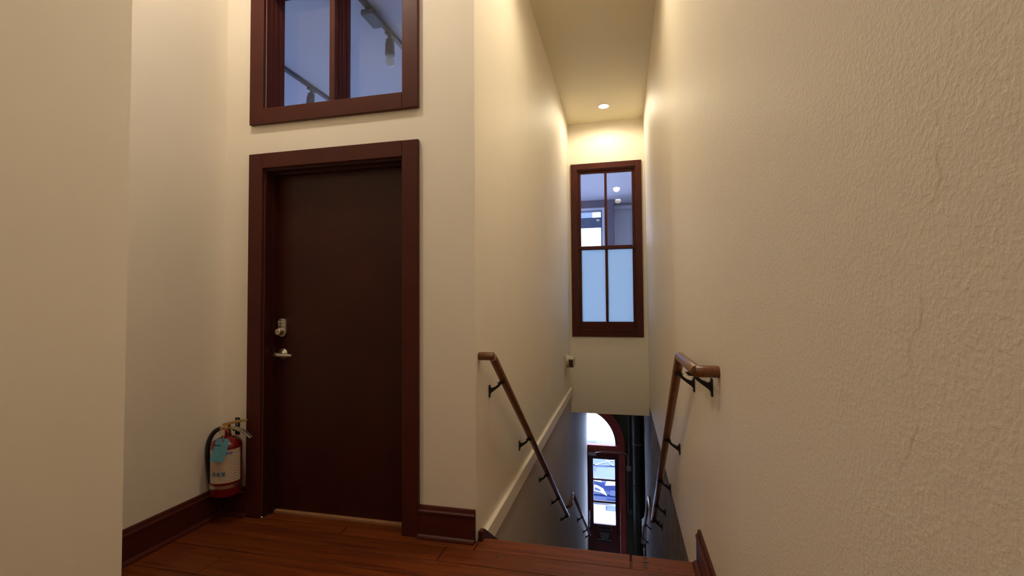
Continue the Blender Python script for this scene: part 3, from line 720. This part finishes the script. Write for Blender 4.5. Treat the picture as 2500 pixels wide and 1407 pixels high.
def text(body, size, x, y, z, mat, parent, name='lettering', spacing=1.0):
    cu = bpy.data.curves.new(name, 'FONT'); cu.body = body; cu.size = size; cu.align_x = 'CENTER'; cu.align_y = 'CENTER'; cu.extrude = .0006
    cu.space_line = spacing; cu.materials.append(mat)
    o = bpy.data.objects.new(name, cu); C.objects.link(o); o.parent = parent
    o.location = Vector((x, y, z)) - worg(parent); o.rotation_euler = (PI / 2, 0, 0); return o
m_silver = simple('dull_silver_lettering', (.45, .45, .45), .5)
sg = MB().box(-.556, -.311, SY - .006, SY, -3.655, -3.45).build('notice_sign', m_black, la, bevel=.001); sg['label'] = 'small black notice with silver lettering'
text('THIS DOOR IS\nTO REMAIN\nUNLOCKED\nDURING\nBUSINESS HOURS', .033, -.4335, SY - .0075, -3.552, m_silver, sg, spacing=1.02)
ms = MB(); ms.box(-.572, -.552, SY - .012, SY, -3.425, -3.335); ms.box(-.298, -.278, SY - .012, SY, -3.425, -3.335)
ms.box(-.552, -.298, SY - .012, SY, -3.425, -3.405); ms.box(-.552, -.298, SY - .012, SY, -3.355, -3.335)
ms = ms.build('mail_slot', simple('aged_slot_metal', (.12, .10, .10), .4, metal=.6), la, bevel=.002)
MB().box(-.552, -.298, SY - .006, SY, -3.405, -3.355).build('slot_flap', m_black, ms)
pl = MB().box(-.742, -.672, SY - .004, SY, -3.44, -3.08).build('push_plate', simple('dark_bronze', (.035, .035, .06), .35, metal=.7), la, bevel=.002)
MB().tube([(-.728, SY - .004, -3.38), (-.728, SY - .05, -3.36), (-.728, SY - .055, -3.2), (-.728, SY - .05, -3.06), (-.728, SY - .004, -3.04)], .014, 12).build('pull_handle', m_chrome, la, smooth=True)
# closer
cb = MB().box(-.745, -.575, SY - .075, SY - .03, -1.905, -1.845).build('closer_body', m_grey, la, bevel=.006)
MB().tube([(-.60, SY - .06, -1.84), (-.52, SY - .09, -1.825), (-.455, SY - .055, -1.82)], .009, 8).build('closer_arm', m_chrome, cb, smooth=True)
# conduit and box on the green wall
cd = thing('conduit', (.055, SY, -2.1), 'thin grey conduit curving from the door closer down the green wall', 'conduit')
MB().tube(smoothp([(-.45, SY - .045, -1.812), (-.2, SY - .045, -1.812), (-.06, SY - .045, -1.812), (.03, SY - .03, -1.83), (.052, SY - .014, -1.90), (.052, SY - .014, -2.08)], 3), .010, 10).build('bent_tube', m_grey, cd, smooth=True)
MB().tube([(.075, SY - .010, -.40), (.075, SY - .010, -2.08)], .008, 10).build('straight_tube', m_grey, cd, smooth=True)
MB().box(.022, .114, SY - .045, SY - .001, -2.18, -2.08).build('junction_box', m_grey, cd, bevel=.004)
MB().tube([(.042, SY - .010, -2.18), (.042, SY - .010, -2.95)], .007, 10).build('drop_tube', m_grey, cd, smooth=True)
# big vertical pipe
gp = thing('wall_pipe', (.235, SY - .10, ENT), 'fat dark green vertical pipe in the corner right of the street door', 'pipe')
MB().tube([(.235, SY - .105, ENT), (.235, SY - .105, -.37)], .092, 28).build('pipe_run', m_pipe, gp, smooth=True)
for z in (-1.60, -2.42):
    MB().tube([(.235 + .098 * math.cos(a), SY - .105 + .098 * math.sin(a), z) for a in [PI * (1 + k / 14) for k in range(15)]], .007, 8).build('strap', m_grey if z > -2 else m_pipe, gp, smooth=True)
# pull station and small notice
ps = thing('pull_station', (.08, SY, -3.0), 'small pale rounded box at the end of the conduit drop on the green wall', 'alarm box')
MB().box(.035, .125, SY - .04, SY, -3.05, -2.93).build('housing', m_green, ps, bevel=.012)
rg = [(.08 + .036 * math.cos(a), SY - .044, -2.985 + .042 * math.sin(a)) for a in [2 * PI * k / 20 for k in range(21)]]
MB().tube(rg, .006, 8, caps=False).build('ring', m_grey, ps, smooth=True)
# box on the right wall near the door
mb = thing('wall_box', (.376, 9.5, -3.2), 'grey metal box with a pale blue front on the right wall near the street door', 'box')
MB().prism([(.376, -2.95), (.300, -3.02), (.300, -3.36), (.376, -3.36)], 'y', 9.36, 9.66).build('case', m_grey, mb, bevel=.004)
MB().box(.308, .370, 9.352, 9.36, -3.33, -3.06).build('front_door', m_steelblue, mb, bevel=.002)
hg = MB().prism([(.31, -3.50), (.345, -3.50), (.328, -3.72)], 'y', 9.50, 9.506)
hg.box(.3265, .3295, 9.501, 9.505, -3.50, -3.36)
hg = hg.build('paper_pennant', m_white, org=(.328, 9.503, -3.6)); tag(hg, 'white pointed paper hanging under the grey metal box', 'paper')

# ------------------------------------------------------------------ outside
struct(MB().box(-9, 9, SY + .25, 12.94, ENT - .25, ENT), 'ground', m_sidewalk, 'pale sidewalk outside the street door', 'ground')
struct(MB().box(-30, 30, 12.94, 24, ENT - .4, ENT - .12), 'ground_road', m_road, 'grey street beyond the sidewalk', 'ground')
cv = thing('utility_cover', (-.32, 12.76, ENT), 'small grey blue metal cover set in the sidewalk outside the door', 'cover')
MB().box(-.52, -.12, 12.61, 12.91, ENT, ENT + .006).build('lid', simple('blue_grey_cast_metal', (.035, .05, .10), .6), cv, bevel=.002)
for k in range(3): MB().box(-.48, -.16, 12.67 + k * .08, 12.685 + k * .08, ENT + .006, ENT + .010).build('rib', m_steelblue, cv)
# facade opposite
fb = thing('street_building', (0, 24, ENT), 'white building front across the street beyond the parked car', 'building')
MB().box(-16, 16, 24, 25, ENT - .12, 9).build('wall_face', m_facade, fb)
for i in range(8):
    for k in range(2):
        x = -14 + i * 4; z = 1.4 + k * 3.6
        wf = MB().box(x - .7, x + .7, 23.94, 24, z, z + 2.1).build('window_frame', m_slat, fb)
        MB().box(x - .55, x + .55, 23.92, 23.94, z + .12, z + 1.98).build('pane', m_carglass, wf)
MB().box(-16, 16, 23.9, 24, .6, .85).build('string_course', m_facade, fb)
# parked car facing the door
KX, KY, KZ = -.85, 13.03, ENT - .12
car = thing('parked_car', (KX, KY, KZ), 'dark blue parked car seen through the street door panes', 'car')
side = [(0, .28), (.02, .55), (.10, .70), (.55, .82), (1.05, .90), (1.10, .92), (4.15, .98), (4.25, .75), (4.22, .30), (3.75, .24), (.5, .22)]
MB().prism([(KY + a, KZ + b) for a, b in side], 'x', KX - .86, KX + .86).build('body_shell', m_carblue, car, bevel=.10, seg=4, smooth=True)
MB().prism([(KY + a, KZ + b) for a, b in [(.70, .80), (1.62, 1.19), (2.0, 1.23), (3.2, 1.22), (4.0, .95)]], 'x', KX - .68, KX + .68).build('cabin', m_carblue, car, bevel=.08, seg=3, smooth=True)
def wsp(u, v):   # windscreen plane point
    a = Vector((0, KY + .78, KZ + .85)); b = Vector((0, KY + 1.58, KZ + 1.17)); p_ = a.lerp(b, v); return (KX + u, p_.y - .014, p_.z + .02)
MB().add([wsp(-.62, .04), wsp(.62, .04), wsp(.54, .96), wsp(-.54, .96)] + [tuple(Vector(wsp(*q)) + Vector((0, .01, -.014))) for q in ((-.62, .04), (.62, .04), (.54, .96), (-.54, .96))],
         [(0, 1, 2, 3), (7, 6, 5, 4), (0, 4, 5, 1), (1, 5, 6, 2), (2, 6, 7, 3), (3, 7, 4, 0)]).build('windscreen', m_carglass, car)
for u0, v0, u1, v1 in ((.0, .02, .60, .34), (.52, .02, .30, .30), (.02, .0, .40, .02)):
    a, b = Vector(wsp(u0, v0)), Vector(wsp(u1, v1)); MB().tube([a + Vector((0, -.012, .01)), b + Vector((0, -.012, .01))], .009, 6).build('wiper', m_chrome, car)
for s in (-1, 1):
    hx = KX + s * .60
    def sx(pts): return [(KX + s * u, KZ + z) for u, z in (pts if s > 0 else pts[::-1])]
    MB().prism(sx([(.30, .60), (.66, .63), (.68, .71), (.36, .70)]), 'y', KY - .01, KY + .16).build('headlight', m_lens, car, bevel=.02)
    MB().prism(sx([(.02, .70), (.22, .68), (.20, .735), (.02, .75)]), 'y', KY + .02, KY + .14).build('hood_trim', m_lens, car, bevel=.01)
    mt = MB().prism(sx([(.015, .46), (.20, .43), (.36, .35), (.35, .37), (.26, .52), (.12, .58), (.015, .60)]), 'y', KY - .045, KY + .05).build('grille_surround', m_lens, car, bevel=.008)
    MB().prism(sx([(.03, .49), (.18, .46), (.20, .50), (.10, .55), (.03, .56)]), 'y', KY - .055, KY - .04).build('grille_opening', m_carblue, mt)
    MB().prism(sx([(.42, .36), (.60, .34), (.62, .50), (.46, .52)]), 'y', KY - .03, KY + .05).build('air_intake', m_carblue, car, bevel=.01)
    MB().tube([(KX + s * .84, KY + 1.25, KZ + .95), (KX + s * 1.0, KY + 1.22, KZ + 1.0)], [.03, .07], 10).build('side_mirror', m_carblue, car, smooth=True)
MB().box(KX - .76, KX + .76, KY - .03, KY + .06, KZ + .20, KZ + .335).build('lower_bumper', m_carblue, car, bevel=.02)
for s in (-1, 1):
    for y in (.78, 3.4):
        wl = MB().lathe([(.20, -.1), (.32, -.1), (.33, -.07), (.33, .07), (.32, .1), (.20, .1)], (KX + s * .79, KY + y, KZ + .33), 'x', 24).build('wheel', m_tyre, car, smooth=True)
        MB().lathe([(.19, -.095), (.19, .095)], (KX + s * .79, KY + y, KZ + .33), 'x', 18).build('rim', m_grey, wl, smooth=True)
